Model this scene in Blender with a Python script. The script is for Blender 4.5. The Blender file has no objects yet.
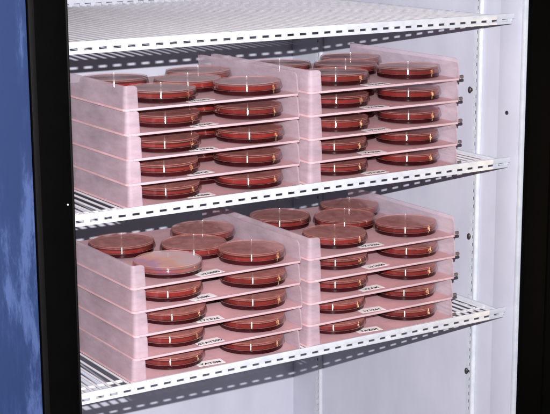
import bpy, bmesh, math, random
from mathutils import Vector, Matrix
random.seed(7)
C = bpy.context.scene.collection
S = 0.001                                   # everything below is written in millimetres

# ------------------------------------------------------------------ materials
def mat(name):
    m = bpy.data.materials.new(name); m.use_nodes = True
    nt = m.node_tree
    for n in list(nt.nodes): nt.nodes.remove(n)
    out = nt.nodes.new('ShaderNodeOutputMaterial')
    return m, nt, out

def N(nt, t, **kw):
    n = nt.nodes.new(t)
    for k, v in kw.items():
        if k in n.inputs: n.inputs[k].default_value = v
        else: setattr(n, k, v)
    return n

def coords(nt, scale=(1, 1, 1)):
    tc = N(nt, 'ShaderNodeTexCoord'); mp = N(nt, 'ShaderNodeMapping')
    mp.inputs['Scale'].default_value = scale
    nt.links.new(tc.outputs['Object'], mp.inputs['Vector'])
    return mp.outputs['Vector']

def noise(nt, vec, scale, detail=4, rough=0.55):
    n = N(nt, 'ShaderNodeTexNoise'); n.inputs['Scale'].default_value = scale
    n.inputs['Detail'].default_value = detail; n.inputs['Roughness'].default_value = rough
    nt.links.new(vec, n.inputs['Vector']); return n.outputs['Fac']

def ramp(nt, fac, stops):
    r = N(nt, 'ShaderNodeValToRGB'); e = r.color_ramp.elements
    while len(e) < len(stops): e.new(0.5)
    for k, (p, c) in enumerate(stops):
        e[k].position = p; e[k].color = (*c, 1)
    nt.links.new(fac, r.inputs['Fac']); return r.outputs['Color']

def bump(nt, fac, strength, dist):
    b = N(nt, 'ShaderNodeBump'); b.inputs['Strength'].default_value = strength
    b.inputs['Distance'].default_value = dist
    nt.links.new(fac, b.inputs['Height']); return b.outputs['Normal']

def simple(name, c1, c2, scale=20, rough=0.5, stretch=(1, 1, 1), bs=0.0, bd=0.0004, metallic=0.0, spec=0.5, lo=0.35, hi=0.65):
    m, nt, out = mat(name)
    v = coords(nt, stretch); f = noise(nt, v, scale, 6)
    col = ramp(nt, f, [(lo, c1), (hi, c2)])
    p = N(nt, 'ShaderNodeBsdfPrincipled'); p.inputs['Roughness'].default_value = rough
    p.inputs['Metallic'].default_value = metallic
    p.inputs['Specular IOR Level'].default_value = spec
    nt.links.new(col, p.inputs['Base Color'])
    if bs: nt.links.new(bump(nt, f, bs, bd), p.inputs['Normal'])
    nt.links.new(p.outputs[0], out.inputs[0]); return m

ANISO = .8
def clear_plastic(name, tint, rough, frost=0.0, frost_col=(.6, .5, .5)):
    m, nt, out = mat(name)
    tr = N(nt, 'ShaderNodeBsdfTransparent'); tr.inputs['Color'].default_value = (*tint, 1)
    gl = N(nt, 'ShaderNodeBsdfGlossy'); gl.inputs['Roughness'].default_value = rough
    gl.inputs['Anisotropy'].default_value = ANISO
    tg = N(nt, 'ShaderNodeTangent'); tg.direction_type = 'RADIAL'; tg.axis = 'Z'
    nt.links.new(tg.outputs[0], gl.inputs['Tangent'])
    fr = N(nt, 'ShaderNodeFresnel'); fr.inputs['IOR'].default_value = 1.5
    # a solid shell: use the outside index for both faces
    geo = N(nt, 'ShaderNodeNewGeometry')
    ior = N(nt, 'ShaderNodeMix'); ior.data_type = 'FLOAT'
    ior.inputs[2].default_value = 1.5; ior.inputs[3].default_value = 1 / 1.5
    # Fresnel node already inverts for back faces, so feed the inverse there to keep the thin-film reflectance
    nt.links.new(geo.outputs['Backfacing'], ior.inputs[0])
    nt.links.new(ior.outputs[0], fr.inputs['IOR'])
    base = tr.outputs[0]
    if frost:
        df = N(nt, 'ShaderNodeBsdfDiffuse'); df.inputs['Color'].default_value = (*frost_col, 1)
        v = coords(nt, (1, 1, 1)); oi = N(nt, 'ShaderNodeObjectInfo'); sh = N(nt, 'ShaderNodeVectorMath'); sh.operation = 'ADD'
        nt.links.new(v, sh.inputs[0]); nt.links.new(oi.outputs['Random'], sh.inputs[1]); f = noise(nt, sh.outputs[0], 75, 8, .72)
        mr = N(nt, 'ShaderNodeMapRange'); mr.inputs['From Min'].default_value = .35; mr.inputs['From Max'].default_value = .75
        mr.inputs['To Min'].default_value = frost * .5; mr.inputs['To Max'].default_value = frost * 1.6
        nt.links.new(f, mr.inputs['Value'])
        sp = N(nt, 'ShaderNodeSeparateXYZ'); nt.links.new(geo.outputs['Normal'], sp.inputs[0])
        ab = N(nt, 'ShaderNodeMath'); ab.operation = 'ABSOLUTE'; nt.links.new(sp.outputs['Z'], ab.inputs[0])
        k = N(nt, 'ShaderNodeMapRange'); k.inputs['From Min'].default_value = .4; k.inputs['From Max'].default_value = .9; k.inputs['To Min'].default_value = .03
        nt.links.new(ab.outputs[0], k.inputs['Value'])
        pr = N(nt, 'ShaderNodeMath'); pr.operation = 'MULTIPLY'; nt.links.new(mr.outputs[0], pr.inputs[0]); nt.links.new(k.outputs[0], pr.inputs[1])
        mx = N(nt, 'ShaderNodeMixShader'); nt.links.new(pr.outputs[0], mx.inputs[0])
        nt.links.new(tr.outputs[0], mx.inputs[1]); nt.links.new(df.outputs[0], mx.inputs[2]); base = mx.outputs[0]
    mx = N(nt, 'ShaderNodeMixShader')
    nt.links.new(fr.outputs[0], mx.inputs[0]); nt.links.new(base, mx.inputs[1]); nt.links.new(gl.outputs[0], mx.inputs[2])
    nt.links.new(mx.outputs[0], out.inputs[0]); return m

def frosted(name, col, transp, transl):
    m, nt, out = mat(name)
    oi = N(nt, 'ShaderNodeObjectInfo')
    def off(vec):
        a = N(nt, 'ShaderNodeVectorMath'); a.operation = 'MULTIPLY_ADD'; a.inputs[1].default_value = (1, 1, 1)
        nt.links.new(vec, a.inputs[0]); nt.links.new(oi.outputs['Random'], a.inputs[2]); return a.outputs[0]
    v = off(coords(nt, (1, 1, 1))); f = noise(nt, v, 16, 4, .55)
    v2 = off(coords(nt, (.6, .6, 2.2))); f2 = noise(nt, v2, 60, 7, .7)
    mm = N(nt, 'ShaderNodeMath'); mm.operation = 'MULTIPLY_ADD'; mm.inputs[1].default_value = .5; 
    hf = N(nt, 'ShaderNodeMath'); hf.operation = 'MULTIPLY'; hf.inputs[1].default_value = .5
    nt.links.new(f2, hf.inputs[0]); nt.links.new(f, mm.inputs[0]); nt.links.new(hf.outputs[0], mm.inputs[2])
    c = ramp(nt, mm.outputs[0], [(.36, tuple(x * .86 for x in col)), (.64, col)])
    tv = N(nt, 'ShaderNodeMapRange'); tv.inputs['From Min'].default_value = .36; tv.inputs['From Max'].default_value = .64
    tv.inputs['To Min'].default_value = transp + .08; tv.inputs['To Max'].default_value = transp - .08
    nt.links.new(mm.outputs[0], tv.inputs['Value'])
    df = N(nt, 'ShaderNodeBsdfDiffuse'); ts = N(nt, 'ShaderNodeBsdfTranslucent')
    tp = N(nt, 'ShaderNodeBsdfTransparent'); gl = N(nt, 'ShaderNodeBsdfGlossy')
    gl.inputs['Roughness'].default_value = .42
    tp.inputs['Color'].default_value = (.98, .93, .94, 1)
    nt.links.new(c, df.inputs['Color']); nt.links.new(c, ts.inputs['Color'])
    a = N(nt, 'ShaderNodeMixShader'); a.inputs[0].default_value = transl
    nt.links.new(df.outputs[0], a.inputs[1]); nt.links.new(ts.outputs[0], a.inputs[2])
    b = N(nt, 'ShaderNodeMixShader'); nt.links.new(tv.outputs[0], b.inputs[0])
    nt.links.new(a.outputs[0], b.inputs[1]); nt.links.new(tp.outputs[0], b.inputs[2])
    lw = N(nt, 'ShaderNodeLayerWeight'); lw.inputs['Blend'].default_value = .18
    sc = N(nt, 'ShaderNodeMath'); sc.operation = 'MULTIPLY'; sc.inputs[1].default_value = .35
    nt.links.new(lw.outputs['Fresnel'], sc.inputs[0])
    d = N(nt, 'ShaderNodeMixShader'); nt.links.new(sc.outputs[0], d.inputs[0])
    nt.links.new(b.outputs[0], d.inputs[1]); nt.links.new(gl.outputs[0], d.inputs[2])
    nt.links.new(bump(nt, noise(nt, v, 900, 2), .08, .0002), gl.inputs['Normal'])
    nt.links.new(d.outputs[0], out.inputs[0]); return m

def agar_mat(name, c1, c2, trans=.3, rough=.22):
    m, nt, out = mat(name)
    oi = N(nt, 'ShaderNodeObjectInfo')
    v = coords(nt); f = noise(nt, v, 35, 5)
    col = ramp(nt, f, [(.3, c1), (.7, c2)])
    hs = N(nt, 'ShaderNodeHueSaturation')
    mr = N(nt, 'ShaderNodeMapRange'); mr.inputs['To Min'].default_value = .78; mr.inputs['To Max'].default_value = 1.25
    nt.links.new(oi.outputs['Random'], mr.inputs['Value']); nt.links.new(mr.outputs[0], hs.inputs['Value'])
    nt.links.new(col, hs.inputs['Color'])
    p = N(nt, 'ShaderNodeBsdfPrincipled'); p.inputs['Roughness'].default_value = rough
    p.inputs['IOR'].default_value = 1.34
    nt.links.new(hs.outputs[0], p.inputs['Base Color'])
    ts = N(nt, 'ShaderNodeBsdfTranslucent'); nt.links.new(hs.outputs[0], ts.inputs['Color'])
    mx = N(nt, 'ShaderNodeMixShader'); mx.inputs[0].default_value = trans
    nt.links.new(p.outputs[0], mx.inputs[1]); nt.links.new(ts.outputs[0], mx.inputs[2])
    nt.links.new(mx.outputs[0], out.inputs[0]); return m

M = {}
M['liner'] = simple('white_liner', (.425, .435, .50), (.475, .485, .55), 14, .38, (1, 1, .6), .05, .001)
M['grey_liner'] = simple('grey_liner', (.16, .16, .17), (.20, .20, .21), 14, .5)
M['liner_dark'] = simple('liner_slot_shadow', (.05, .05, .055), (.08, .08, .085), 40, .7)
M['rail'] = simple('white_epoxy', (.41, .44, .485), (.48, .505, .54), 60, .3, bs=.08)
M['wire'] = simple('white_coated_wire', (.50, .49, .51), (.58, .57, .59), 60, .35)
M['frame'] = simple('black_frame', (.0010, .0010, .0010), (.0012, .0012, .0012), 30, .6, spec=.012)
M['gasket'] = simple('black_rubber', (.0020, .0019, .0018), (.0028, .0025, .0023), 30, .6, spec=.1)
M['knob'] = simple('dark_steel', (.015, .013, .014), (.04, .035, .035), 300, .4)
M['peg'] = simple('grey_rubber', (.07, .055, .06), (.11, .09, .09), 200, .6)
M['paper'] = simple('paper', (.78, .76, .76), (.86, .84, .84), 90, .8)
M['ink'] = simple('ink', (.01, .01, .012), (.03, .03, .03), 300, .7)
M['tray'] = frosted('frosted_plastic', (.89, .77, .85), .60, .5)
M['tray_floor'] = frosted('frosted_plastic_floor', (.97, .65, .68), .26, .38)  # same plastic as the walls; scattered glow put into a brighter, pinker colour
M['lip'] = frosted('frosted_plastic_edge', (.80, .67, .72), .36, .4)
M['agar'] = agar_mat('red_agar', (.19, .012, .012), (.31, .028, .025), .25)
M['base_dark'] = agar_mat('dark_agar_and_shade', (.014, .002, .003), (.03, .004, .005), .05, .12)  # dark agar edge, with the shade at the dish foot put into its colour
M['clear'] = clear_plastic('clear_polystyrene', (.97, .92, .91), .10)
M['lid'] = clear_plastic('clear_lid', (.98, .92, .91), 0.11, .34, (.93, .44, .39))

def iridescent():  # a coloured reflection painted into the lid's base colour
    m, nt, out = mat('lid_painted_reflection')
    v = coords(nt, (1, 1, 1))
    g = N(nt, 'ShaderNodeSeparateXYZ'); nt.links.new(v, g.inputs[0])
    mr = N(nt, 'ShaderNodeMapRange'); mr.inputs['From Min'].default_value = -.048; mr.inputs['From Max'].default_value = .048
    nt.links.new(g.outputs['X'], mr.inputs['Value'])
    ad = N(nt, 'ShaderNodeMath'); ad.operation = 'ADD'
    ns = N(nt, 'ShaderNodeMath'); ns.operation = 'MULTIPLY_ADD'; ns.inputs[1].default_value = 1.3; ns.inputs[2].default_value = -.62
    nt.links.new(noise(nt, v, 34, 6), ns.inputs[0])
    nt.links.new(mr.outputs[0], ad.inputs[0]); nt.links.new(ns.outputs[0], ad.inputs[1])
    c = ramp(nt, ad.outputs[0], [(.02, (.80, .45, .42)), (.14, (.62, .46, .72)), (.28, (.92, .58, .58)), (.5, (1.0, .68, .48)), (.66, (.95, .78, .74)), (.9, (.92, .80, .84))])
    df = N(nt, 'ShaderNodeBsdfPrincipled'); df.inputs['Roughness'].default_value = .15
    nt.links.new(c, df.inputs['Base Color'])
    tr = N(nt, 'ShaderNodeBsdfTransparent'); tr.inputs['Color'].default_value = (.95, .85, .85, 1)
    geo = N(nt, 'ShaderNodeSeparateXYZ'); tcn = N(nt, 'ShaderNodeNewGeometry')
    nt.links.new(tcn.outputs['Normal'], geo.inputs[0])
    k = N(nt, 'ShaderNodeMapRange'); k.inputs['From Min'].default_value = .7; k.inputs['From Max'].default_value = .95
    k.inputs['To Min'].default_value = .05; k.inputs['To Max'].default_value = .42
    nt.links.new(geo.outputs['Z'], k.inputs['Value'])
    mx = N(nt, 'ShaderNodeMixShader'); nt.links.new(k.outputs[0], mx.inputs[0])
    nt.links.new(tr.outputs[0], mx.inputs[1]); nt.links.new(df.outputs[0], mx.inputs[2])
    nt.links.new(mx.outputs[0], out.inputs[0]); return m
M['painted_reflection'] = iridescent()

def blue_panel_mat():
    m, nt, out = mat('streaked_blue_paint')
    v = coords(nt, (1.0, 1, .20)); f1 = noise(nt, v, 34, 9, .72)
    v2 = coords(nt, (1.0, 1, .30)); f2 = noise(nt, v2, 12, 3, .5)
    mu = N(nt, 'ShaderNodeMath'); mu.operation = 'MULTIPLY'
    nt.links.new(f1, mu.inputs[0]); nt.links.new(f2, mu.inputs[1])
    c = ramp(nt, mu.outputs[0], [(.24, (.012, .025, .076)), (.285, (.015, .030, .088)), (.34, (.042, .068, .165))])
    p = N(nt, 'ShaderNodeBsdfPrincipled'); p.inputs['Roughness'].default_value = .5
    p.inputs['Specular IOR Level'].default_value = .3
    nt.links.new(c, p.inputs['Base Color']); nt.links.new(bump(nt, f1, .1, .001), p.inputs['Normal'])
    nt.links.new(p.outputs[0], out.inputs[0]); return m
M['blue'] = blue_panel_mat()

# ------------------------------------------------------------------ mesh helpers
def obj(name, bm, m, parent=None, smooth=False, angle=35, extra=None):
    me = bpy.data.meshes.new(name)
    bm.normal_update(); bm.to_mesh(me); bm.free()
    me.materials.append(m)
    for e in (extra or []): me.materials.append(e)
    if smooth:
        me.polygons.foreach_set('use_smooth', [True] * len(me.polygons))
        me.set_sharp_from_angle(angle=math.radians(angle))
    o = bpy.data.objects.new(name, me); C.objects.link(o)
    if parent: o.parent = parent
    return o

def box(bm, x0, x1, y0, y1, z0, z1, bev=0.0):
    v = [bm.verts.new((x * S, y * S, z * S)) for x in (x0, x1) for y in (y0, y1) for z in (z0, z1)]
    fs = [(0, 1, 3, 2), (4, 6, 7, 5), (0, 4, 5, 1), (2, 3, 7, 6), (0, 2, 6, 4), (1, 5, 7, 3)]
    faces = [bm.faces.new([v[i] for i in f]) for f in fs]
    if bev:
        edges = {e for f in faces for e in f.edges}
        bmesh.ops.bevel(bm, geom=list(edges), offset=bev * S, segments=2, affect='EDGES', profile=.6)

def cyl(bm, a, b, r, seg=10):
    a = Vector(a) * S; b = Vector(b) * S; d = (b - a); L = d.length
    rot = d.to_track_quat('Z', 'Y').to_matrix().to_4x4()
    bmesh.ops.create_cone(bm, cap_ends=True, segments=seg, radius1=r * S, radius2=r * S, depth=L,
                          matrix=Matrix.Translation((a + b) / 2) @ rot)

def lathe(bm, prof, seg=72, close=True, mids=None):
    """revolve a closed profile [(r,z)...]; r=0 points become poles"""
    rings = []
    for r, z in prof:
        if r < 1e-6: rings.append([bm.verts.new((0, 0, z * S))])
        else: rings.append([bm.verts.new((r * S * math.cos(2 * math.pi * k / seg), r * S * math.sin(2 * math.pi * k / seg), z * S)) for k in range(seg)])
    n = len(rings); last = n if close else n - 1
    for i in range(last):
        A, B = rings[i], rings[(i + 1) % n]
        mi = mids[i] if mids else 0
        if len(A) == 1 and len(B) == 1: continue
        for k in range(seg):
            k2 = (k + 1) % seg
            if len(A) == 1: f = bm.faces.new((A[0], B[k], B[k2]))
            elif len(B) == 1: f = bm.faces.new((A[k], B[0], A[k2]))
            else: f = bm.faces.new((A[k], B[k], B[k2], A[k2]))
            f.material_index = mi
    bmesh.ops.recalc_face_normals(bm, faces=bm.faces[:])

def empty(name, loc, label, cat, group=None, rz=0):
    o = bpy.data.objects.new(name, None); C.objects.link(o)
    o.empty_display_size = .02
    o.location = Vector(loc) * S; o.rotation_euler = (0, 0, rz)
    o['label'] = label; o['category'] = cat
    if group: o['group'] = group
    return o

# ------------------------------------------------------------------ measures (mm)
H = [0.0, 240.0, 460.2]            # rail tops of lower, middle, upper shelf
XL, XW = -184.0, 568.0             # inner side walls
YB, YF = 625.0, -20.0              # back wall, front of the liner
ZF, ZC = -560.0, 900.0

# ------------------------------------------------------------------ cabinet
cab = empty('refrigerator_cabinet', (190, 300, ZF), 'white lined refrigerator cabinet with black door frame holding the three wire shelves', 'refrigerator')
cl = cab.location
def part(name, bm, m, parent=cab, **kw):
    bmesh.ops.translate(bm, verts=bm.verts[:], vec=-cl)
    return obj(name, bm, m, parent, **kw)

bm = bmesh.new(); box(bm, XL - 30, XW + 30, YB, YB + 30, ZF, ZC); part('back_wall', bm, M['liner'])
bm = bmesh.new(); box(bm, XW, XW + 30, YF + 6, YB - .5, ZF, ZC); part('side_wall', bm, M['liner'])
bm = bmesh.new(); box(bm, XL - 30, XL, YF + 6, YB - .5, ZF, ZC); part('side_wall', bm, M['liner'])
bm = bmesh.new(); box(bm, XL + .5, XW - .5, YF + 8, YB - .5, ZF + .5, ZF + 30); part('floor', bm, M['liner'])
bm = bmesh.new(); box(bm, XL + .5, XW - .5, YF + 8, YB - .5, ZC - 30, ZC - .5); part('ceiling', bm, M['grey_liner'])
# jamb strip of the right wall and its rounded white edge trim
bm = bmesh.new(); box(bm, XW - 2.2, XW + .8, -13, 38, ZF + 31, ZC - 31, .6); part('jamb_panel', bm, M['liner'], smooth=True)
bm = bmesh.new(); box(bm, XW - 4.5, XW + 6, -20, -12.8, ZF + 31, ZC - 31, 1.4); part('edge_trim', bm, M['rail'], smooth=True)
# door frames
bm = bmesh.new(); box(bm, XW + .5, XW + 45.5, -30, -20.6, ZF - 20, ZC + 20, .8)
box(bm, XW + 47.5, XW + 110, -32, -20.6, ZF - 20, ZC + 20, .8); box(bm, XW + 45, XW + 48, -24, -21, ZF - 20, ZC + 20)
part('door_frame', bm, M['frame'], smooth=True)
bm = bmesh.new(); box(bm, -238, -186, -30, -14.5, ZF - 20, ZC + 20, 1.0)
part('door_frame', bm, M['frame'], smooth=True)
bm = bmesh.new(); box(bm, -237.4, -230, -31.4, -30.2, ZF, ZC, .5); box(bm, -189.5, -186.3, -32.5, -30.2, ZF, ZC, 1.2); part('gasket', bm, M['gasket'], smooth=True)
bm = bmesh.new(); cyl(bm, (-195, -29.9, 262), (-195, -31, 262), 1.1, 12); part('frame_dot', bm, M['rail'])  # small pale disc on the left bar

def pilaster(side, y):
    """slotted shelf standard: plate with a column of slots and a rounded rib, on the inner face of a side wall"""
    bm = bmesh.new()
    x0, x1 = (XW - 2.6, XW + .5) if side > 0 else (XL - .5, XL + 2.6)
    z0, z1 = ZF + 60, ZC - 60
    box(bm, x0, x1, y + 2.0, y + 7, z0, z1); box(bm, x0, x1, y - 5.2, y - 2.0, z0, z1)
    z = z0
    while z < z1:
        box(bm, x0 + .02, x1, y - 2.0, y + 2.0, z, z + 7.2); z += 12.7
    xr = XW - 2.2 if side > 0 else XL + 2.2
    cyl(bm, (xr, y - 10, z0), (xr, y - 10, z1), 4.6, 18)
    p = part('pilaster', bm, M['rail'], smooth=True)
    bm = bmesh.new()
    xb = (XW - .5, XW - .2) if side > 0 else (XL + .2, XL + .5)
    box(bm, xb[0], xb[1], y - 2, y + 2, z0, z1)  # dark strip standing in for the shade inside the slots
    part('slot', bm, M['liner_dark'], p)  # the dark shade strip behind the slots
for s in (1, -1):
    pilaster(s, 92); pilaster(s, 536)
for z, y in ((332, 104), (94, 98), (-134, 96)):
    bm = bmesh.new()
    bmesh.ops.create_uvsphere(bm, u_segments=18, v_segments=10, radius=5.2 * S,
        matrix=Matrix.Translation(Vector((XW - 4.5, y, z)) * S) @ Matrix.Diagonal((.5, .72, 1.05, 1)))
    cyl(bm, (XW - 6, y, z), (XW - 1, y, z), 3.2, 12)
    part('knob', bm, M['knob'], smooth=True)
bm = bmesh.new(); cyl(bm, (XW - 3.4, 17, 306), (XW - 2, 17, 306), 3.2, 16); box(bm, XW - 3.7, XW - 3.3, 16.4, 17.6, 303.6, 308.4)
part('screw', bm, M['knob'], smooth=True)
bm = bmesh.new(); cyl(bm, (XW - 4, 536, -322), (XW - 2, 536, -322), 4.2, 16); part('screw', bm, M['wire'], smooth=True)

# blue painted panel left of the frame
pan = empty('blue_panel', (-420, -20, ZF), 'streaked blue painted panel standing left of the black door frame', 'panel')
bm = bmesh.new(); box(bm, -180, 179, -14, 10, -20, ZC - ZF + 20, 2.0); obj('painted_face', bm, M['blue'], pan, smooth=True)
bm = bmesh.new(); box(bm, 179.2, 181.5, -6, 10, -20, ZC - ZF + 20); obj('seam_strip', bm, M['frame'], pan)

# ------------------------------------------------------------------ wire shelves
RX0, RX1 = -180.0, 560.0
def rail_mesh(bm, y0, y1, zt, slots=True):
    zb = zt - 15.9
    # front face plate: top bar, bottom bar, bridges between the slots
    x1 = RX1
    box(bm, RX0, x1, y0, y1, zt - 8.3, zt, .9)
    box(bm, RX0, x1 - 5, y0, y1, zb, zt - 11.3, .9)
    pitch = 20.2; x = RX0
    while x < x1 - 12:
        box(bm, x, x + 8.8, y0 + .25, y1 - .25, zt - 11.5, zt - 8.1); x += pitch
def make_shelf(h, label):
    t = empty('wire_shelf', (190, 0, h - 16), label, 'shelf', 'white wire shelves of the refrigerator')
    def P(name, bm, m, **kw):
        bmesh.ops.translate(bm, verts=bm.verts[:], vec=-t.location); return obj(name, bm, m, t, **kw)
    bm = bmesh.new(); rail_mesh(bm, 0, 2.6, h); P('front_rail', bm, M['rail'], smooth=True)
    bm = bmesh.new(); rail_mesh(bm, 600, 602.6, h + 6); P('back_rail', bm, M['rail'], smooth=True)
    bm = bmesh.new()
    x = RX0 + 20.2
    while x < RX1 - 16:
        for q in (-.6,): cyl(bm, (x + q, 2.2, h - 7.0), (x + q, 600.2, h - 7.0), 1.6, 8)
        x += 13.47
    P('wire_deck', bm, M['wire'], smooth=True)
    for y in (45, 215, 390, 560):
        bm = bmesh.new(); cyl(bm, (RX0 + 2, y, h - 10.8), (RX1 - 4, y, h - 10.8), 2.2, 10); P('cross_rod', bm, M['wire'], smooth=True)
    for xx in (RX0 + 1, RX1 - 5):
        bm = bmesh.new(); box(bm, xx - 2.2, xx + 2.2, 2.7, 599.8, h - 15, h - 5.6, 1.2); P('end_bar', bm, M['rail'], smooth=True)
    for side in (1, -1):
        for y in (92, 536):
            bm = bmesh.new(); xw = XW - 2.7 if side > 0 else XL + 2.7
            xi = RX1 - 9 if side > 0 else RX0 + 9
            box(bm, min(xi, xw), max(xi, xw), y - 5, y + 5, h - 18.4, h - 15.2, .8); box(bm, min(xw, xw - side * 2.2), max(xw, xw - side * 2.2), y - 5, y + 5, h - 15.3, h - 3, .6)
            P('support_clip', bm, M['rail'], smooth=True)
    return t
make_shelf(H[2], 'empty top wire shelf with no trays on it')
make_shelf(H[1], 'middle white wire shelf under the upper two tray stacks')
make_shelf(H[0], 'bottom white wire shelf under the lower two tray stacks')

# ------------------------------------------------------------------ trays
TW, TD, P_ = 269.5, 285.0, 33.0       # tray width (with the returned lip), depth, stacking height
LIP = 20.0
def floor_bm():
    bm = bmesh.new(); r = 7; n = 6
    pts = []
    for cx, cy, a0 in ((r, r, 180), (TW - 3, 3, 270), (TW - 3, TD - 3, 0), (r, TD - r, 90)):
        rr = r if cx == r else 3
        for k in range(n + 1):
            a = math.radians(a0 + 90 * k / n); pts.append((cx + rr * math.cos(a), cy + rr * math.sin(a)))
    lo = [bm.verts.new((x * S, y * S, .15 * S)) for x, y in pts]
    hi = [bm.verts.new((x * S, y * S, 3.0 * S)) for x, y in pts]
    bm.faces.new(hi); bm.faces.new(lo[::-1])
    for k in range(len(pts)):
        j = (k + 1) % len(pts); bm.faces.new((lo[k], lo[j], hi[j], hi[k]))
    return bm
def lip_bm():
    bm = bmesh.new(); box(bm, 7.5, TW - 3.5, -.9, 1.6, -.5 + .6, 3.5, .8); return bm
def sheet(path, tops, th, z0=3.1, draft=2.0):
    """a thin upright sheet that follows an XY path; tops = height per point"""
    bm = bmesh.new(); L = []
    for i, (x, y) in enumerate(path):
        a = path[max(i - 1, 0)]; b = path[min(i + 1, len(path) - 1)]
        dx, dy = b[0] - a[0], b[1] - a[1]; l = math.hypot(dx, dy); nx, ny = -dy / l, dx / l
        q = []
        for s in (0, th):
            for z in (z0, tops[i]):
                e = s + (draft if z > z0 else 0) * (1 if th > 0 else -1)
                q.append(bm.verts.new(((x + nx * e) * S, (y + ny * e) * S, z * S)))
        L.append(q)
    for A, B in zip(L, L[1:]):
        bm.faces.new((A[0], B[0], B[1], A[1])); bm.faces.new((A[2], A[3], B[3], B[2]))
        bm.faces.new((A[1], B[1], B[3], A[3])); bm.faces.new((A[0], A[2], B[2], B[0]))
    for E_ in (L[0], L[-1]): bm.faces.new((E_[0], E_[1], E_[3], E_[2]))
    bmesh.ops.recalc_face_normals(bm, faces=bm.faces[:]); return bm
def left_wall_bm():
    r = 7; path = [(0.3, TD - 8), (0.3, TD * .66), (0.3, TD * .33), (0.3, r + 3)]; top = P_ - .1
    tops = [top] * 4
    for k in range(0, 9):
        a = math.radians(180 + 90 * k / 8); path.append((.3 + r + r * math.cos(a), .3 + r + r * math.sin(a))); tops.append(top)
    for k in range(1, 9):
        t = k / 8; path.append((.3 + r + (LIP - r) * t, .3)); u = max(0, (t - .35) / .65)
        tops.append(top - 3.5 * (1 - math.sqrt(max(0, 1 - u * u))))
    return sheet(path, tops, 2.2)
def right_wall_bm():
    top = P_ - .1; R_ = 9
    ys = [TD - 8, TD * .66, TD * .33]; tops = [top] * 3
    path = [(TW - .3, y) for y in ys]
    for k in range(0, 10):
        a = math.radians(90 * k / 9)
        path.append((TW - .3, .6 + R_ - R_ * math.sin(a))); tops.append(top - R_ + R_ * math.cos(a))
    return sheet([(x, y) for x, y in path], tops, -2.2)
def peg_bm():
    bm = bmesh.new(); cyl(bm, (TW + .1, 6, 4.2), (TW + 9.5, 6, 4.2), 2.3, 14)
    cyl(bm, (TW + 7, 6, 4.2), (TW + 10, 6, 4.2), 2.6, 14); return bm
proto = None
def part_copy(src, parent):
    c = src.copy(); C.objects.link(c); c.parent = parent; return c

meshes = {}
def mesh_once(key, fn):
    if key not in meshes: meshes[key] = fn()
    return meshes[key]
def inst(name, key, fn, m, parent, **kw):
    """first call builds the mesh, later calls copy the object"""
    if key not in meshes:
        o = obj(name, fn(), m, parent, **kw); meshes[key] = o; return o
    return part_copy(meshes[key], parent)

# ------------------------------------------------------------------ dish meshes
def arc(cx, cz, r, a0, a1, n=5):
    return [(cx + r * math.cos(math.radians(a0 + (a1 - a0) * k / n)), cz + r * math.sin(math.radians(a0 + (a1 - a0) * k / n))) for k in range(n + 1)]
def lid_bm():
    bm = bmesh.new()
    # skirt leans in more and more towards the top, so it is softly rounded
    skirt = [(47.75, 15.2), (48.4, 13.6), (48.95, 12), (49.4, 10.2), (49.65, 8.9), (49.75, 8.0)]
    prof = [(0, 15.9), (45.2, 15.9)] + [(45.8, 16.4)] + arc(46.6, 15.9, 1.15, 130, 20, 7) + skirt + [(49.5, 7.4), (48.8, 7.1), (48.3, 7.4), (47.4, 14.0), (46.4, 14.8), (0, 14.8)]
    lathe(bm, prof, 80); return bm
def base_bm():
    bm = bmesh.new()
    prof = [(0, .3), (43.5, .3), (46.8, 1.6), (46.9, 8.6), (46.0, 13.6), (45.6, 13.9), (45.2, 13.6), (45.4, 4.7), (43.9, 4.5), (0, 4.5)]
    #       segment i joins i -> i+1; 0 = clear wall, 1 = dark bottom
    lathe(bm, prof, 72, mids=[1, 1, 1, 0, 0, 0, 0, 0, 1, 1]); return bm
def agar_bm():
    bm = bmesh.new()
    prof = [(0, 4.6), (44.9, 4.8), (45.0, 13.9), (44.3, 13.4), (41.5, 13.0), (0, 12.8)]
    lathe(bm, prof, 64); return bm

SLIPS = ['171481', 'TAZM', '171256', 'YISYM', 'ITASM', '171204', 'YAZM', '171212', '7AZM', '171254', '174500', 'TISM', '171326', '4TAT500', 'YATSM', '171320', '171500', 'YZAM', '171261', 'TAZIM']
spots_by_stack = {
    'L': [('front left', 64, 55), ('front right', 196, 49), ('centre', 143, 122), ('back left', 60, 190), ('back right', 208, 196)],
    'R': [('front left', 68, 63), ('front right', 203, 62), ('centre', 143, 144), ('back left', 62, 206), ('back right', 208, 212)]}
stacks = [('upper left', 'L', H[1], -72.0), ('upper right', 'R', H[1], 213.5), ('lower left', 'L', H[0], -71.0), ('lower right', 'R', H[0], 212.5)]
ordn = ['topmost', 'second', 'third', 'fourth', 'bottom']
shift = {'upper left': [(-2, 0), (0, 1), (1, -1), (0, 1), (1, 0)], 'upper right': [(0, 0), (1, 1), (0, -1), (1, 0), (0, 1)],
         'lower left': [(1, 0), (2, 1), (3, 0), (3, 1), (-1, 1)], 'lower right': [(0, 0), (1, 1), (0, 0), (0, 1), (-1, 0)]}
def text_obj(txt, parent, w):
    cu = bpy.data.curves.new('writing', 'FONT'); cu.body = txt; cu.size = .0095; cu.align_x = 'CENTER'; cu.align_y = 'CENTER'
    cu.extrude = .00008; cu.offset = .00035; cu.space_character = 1.1
    tmp = bpy.data.objects.new('writing', cu); C.objects.link(tmp)
    bpy.context.view_layer.update()
    me = bpy.data.meshes.new_from_object(tmp.evaluated_get(bpy.context.evaluated_depsgraph_get()))
    bpy.data.objects.remove(tmp)
    me.materials.clear(); me.materials.append(M['ink'])
    o = bpy.data.objects.new('writing', me); C.objects.link(o); o.parent = parent
    return o
slip_i = 0
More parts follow.
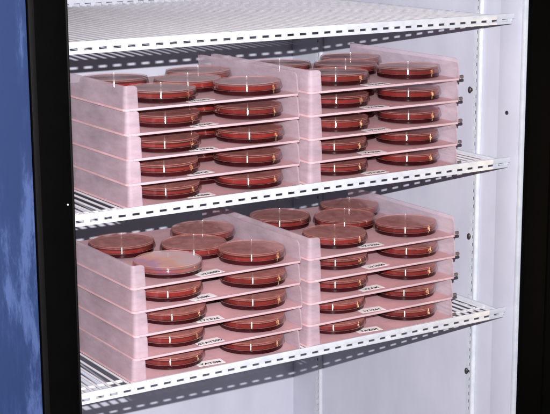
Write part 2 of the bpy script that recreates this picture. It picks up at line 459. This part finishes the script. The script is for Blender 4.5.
for sname, side, h, xa in stacks:
    for lvl in range(5):
        k = 4 - lvl                                    # index from the bottom
        dx, dy = shift[sname][lvl]
        x0 = xa - LIP + dx; y0 = 8.0 + dy; z0 = h - 5.5 + P_ * k - (1.6 if k else 0)
        where = f'{ordn[lvl]} tray of {sname} stack'
        t = empty('dish_tray', (x0, y0, z0), f'frosted pinkish tray of red dishes, {ordn[lvl]} in the {sname} stack', 'tray', 'frosted trays stacked on the shelves')
        t.rotation_euler.z = math.radians(random.uniform(-.45, .45))
        inst('floor', 'tfloor', floor_bm, M['tray_floor'], t, smooth=True, angle=40)
        inst('front_lip', 'tlip', lip_bm, M['lip'], t, smooth=True)
        inst('side_wall', 'twl', left_wall_bm, M['tray'], t, smooth=True, angle=40)
        inst('side_wall', 'twr', right_wall_bm, M['tray'], t, smooth=True, angle=40)
        if side == 'R': inst('peg', 'tpeg', peg_bm, M['peg'], t, smooth=True)
        zf = z0 + 3.05
        fl = None
        for pos, px, py in spots_by_stack[side]:
            jx, jy = (random.uniform(-2.5, 2.5), random.uniform(-2.5, 2.5)) if lvl else (0, 0)
            if lvl == 0 and side == 'L' and sname == 'upper left' : jx, jy = random.uniform(-1, 1), random.uniform(-1, 1)
            px2 = min(px + jx, TW - LIP - 49.5 + .0) ; py2 = max(py + jy, 46.5)
            painted_reflection = (sname == 'lower left' and lvl == 0 and pos == 'front left')
            kd = 'dish with pale iridescent reflection painted on lid' if painted_reflection else 'red agar dish'
            d = empty('petri_dish', (x0 + LIP + px2, y0 + py2, zf + .35), f'{kd}, {pos} in {where}', 'petri dish', 'petri dishes of red agar in the trays', random.uniform(0, 6.28) if not painted_reflection else 0)
            if pos == 'front left': fl = (x0 + LIP + px2, y0 + py2)
            inst('base', 'dbase', base_bm, M['clear'], d, smooth=True, extra=[M['base_dark']])
            ag = inst('agar', 'dagar', agar_bm, M['agar'], d, smooth=True); ag.scale.z = random.uniform(.80, 1.0)
            if painted_reflection:
                o = obj('lid', lid_bm(), M['painted_reflection'], d, smooth=True); o['label'] = 'lid with painted purple and orange reflection'
            else: o = inst('lid', 'dlid', lid_bm, M['lid'], d, smooth=True)
            o.rotation_euler = (math.radians(random.uniform(-.7, .7)), math.radians(random.uniform(-.7, .7)), random.uniform(0, 6.2) if not painted_reflection else 0)
            o.location = (random.uniform(-.6, .6) * S, random.uniform(-.6, .6) * S, .3 * S)
        # paper slip in front of the left dish
        sx = fl[0] + 38 + random.uniform(-7, 6); sy = y0 + 15 + random.uniform(-3, 4)
        sl = empty('paper_slip', (sx, sy, zf + .02), f'white paper slip with black characters in the {where}', 'paper slip', 'paper slips marking the trays', math.radians(random.uniform(-9, 7)))
        def slip_bm():
            bm = bmesh.new(); box(bm, -20.5, 20.5, -7.5, 12, 0, .25); return bm
        inst('sheet', 'slip', slip_bm, M['paper'], sl)
        w = text_obj(SLIPS[slip_i], sl, 40); w.location = (0, -.001, .00035); slip_i += 1

# ------------------------------------------------------------------ camera
cx, cy, cz = -920.6, -1653.7, 643.0
yaw, pitch, roll, fpx = math.radians(32.43), math.radians(12.36), math.radians(-.33), 1445.2
fwd = Vector((math.sin(yaw) * math.cos(pitch), math.cos(yaw) * math.cos(pitch), -math.sin(pitch)))
rt = Vector((math.cos(yaw), -math.sin(yaw), 0)); up = rt.cross(fwd)
r2 = math.cos(roll) * rt + math.sin(roll) * up; u2 = -math.sin(roll) * rt + math.cos(roll) * up
cam = bpy.data.cameras.new('camera'); co = bpy.data.objects.new('camera', cam); C.objects.link(co)
mw = Matrix((r2, u2, -fwd)).transposed().to_4x4(); mw.translation = Vector((cx, cy, cz)) * S
co.matrix_world = mw
cam.sensor_width = 36; cam.lens = 36 * fpx / 550; cam.clip_start = .05; cam.clip_end = 100
bpy.context.scene.camera = co

# ------------------------------------------------------------------ light: camera flash just above the lens, a warm room lamp at the right
def area(name, loc, aim, sx, sy, power, col):
    L = bpy.data.lights.new(name, 'AREA'); L.shape = 'RECTANGLE'; L.size = sx * S; L.size_y = sy * S
    L.energy = power; L.color = col
    o = bpy.data.objects.new(name, L); C.objects.link(o)
    o.location = Vector(loc) * S
    o.rotation_euler = (Vector(aim) * S - o.location).to_track_quat('-Z', 'Y').to_euler()
    return o
fl = Vector((cx, cy, cz)) + u2 * 85
area('camera_flash', fl, (200, 150, 180), 14, 7, 106, (1.0, .965, 1.0))
area('warm_room_lamp', (856, -230, 120), (200, 60, 160), 8, 640, 1.15, (1.0, .72, .38))

w = bpy.data.worlds.new('World'); bpy.context.scene.world = w; w.use_nodes = True
bg = w.node_tree.nodes['Background']; bg.inputs[0].default_value = (1.0, .82, .74, 1); bg.inputs[1].default_value = .10

sc = bpy.context.scene
sc.render.engine = 'CYCLES'
sc.cycles.transparent_max_bounces = 40; sc.cycles.max_bounces = 12; sc.cycles.diffuse_bounces = 5
sc.cycles.glossy_bounces = 5; sc.cycles.transmission_bounces = 8
sc.cycles.caustics_reflective = False; sc.cycles.caustics_refractive = False
sc.cycles.sample_clamp_indirect = 6
sc.view_settings.view_transform = 'Standard'; sc.view_settings.look = 'None'
sc.render.resolution_x = 1024; sc.render.resolution_y = 771
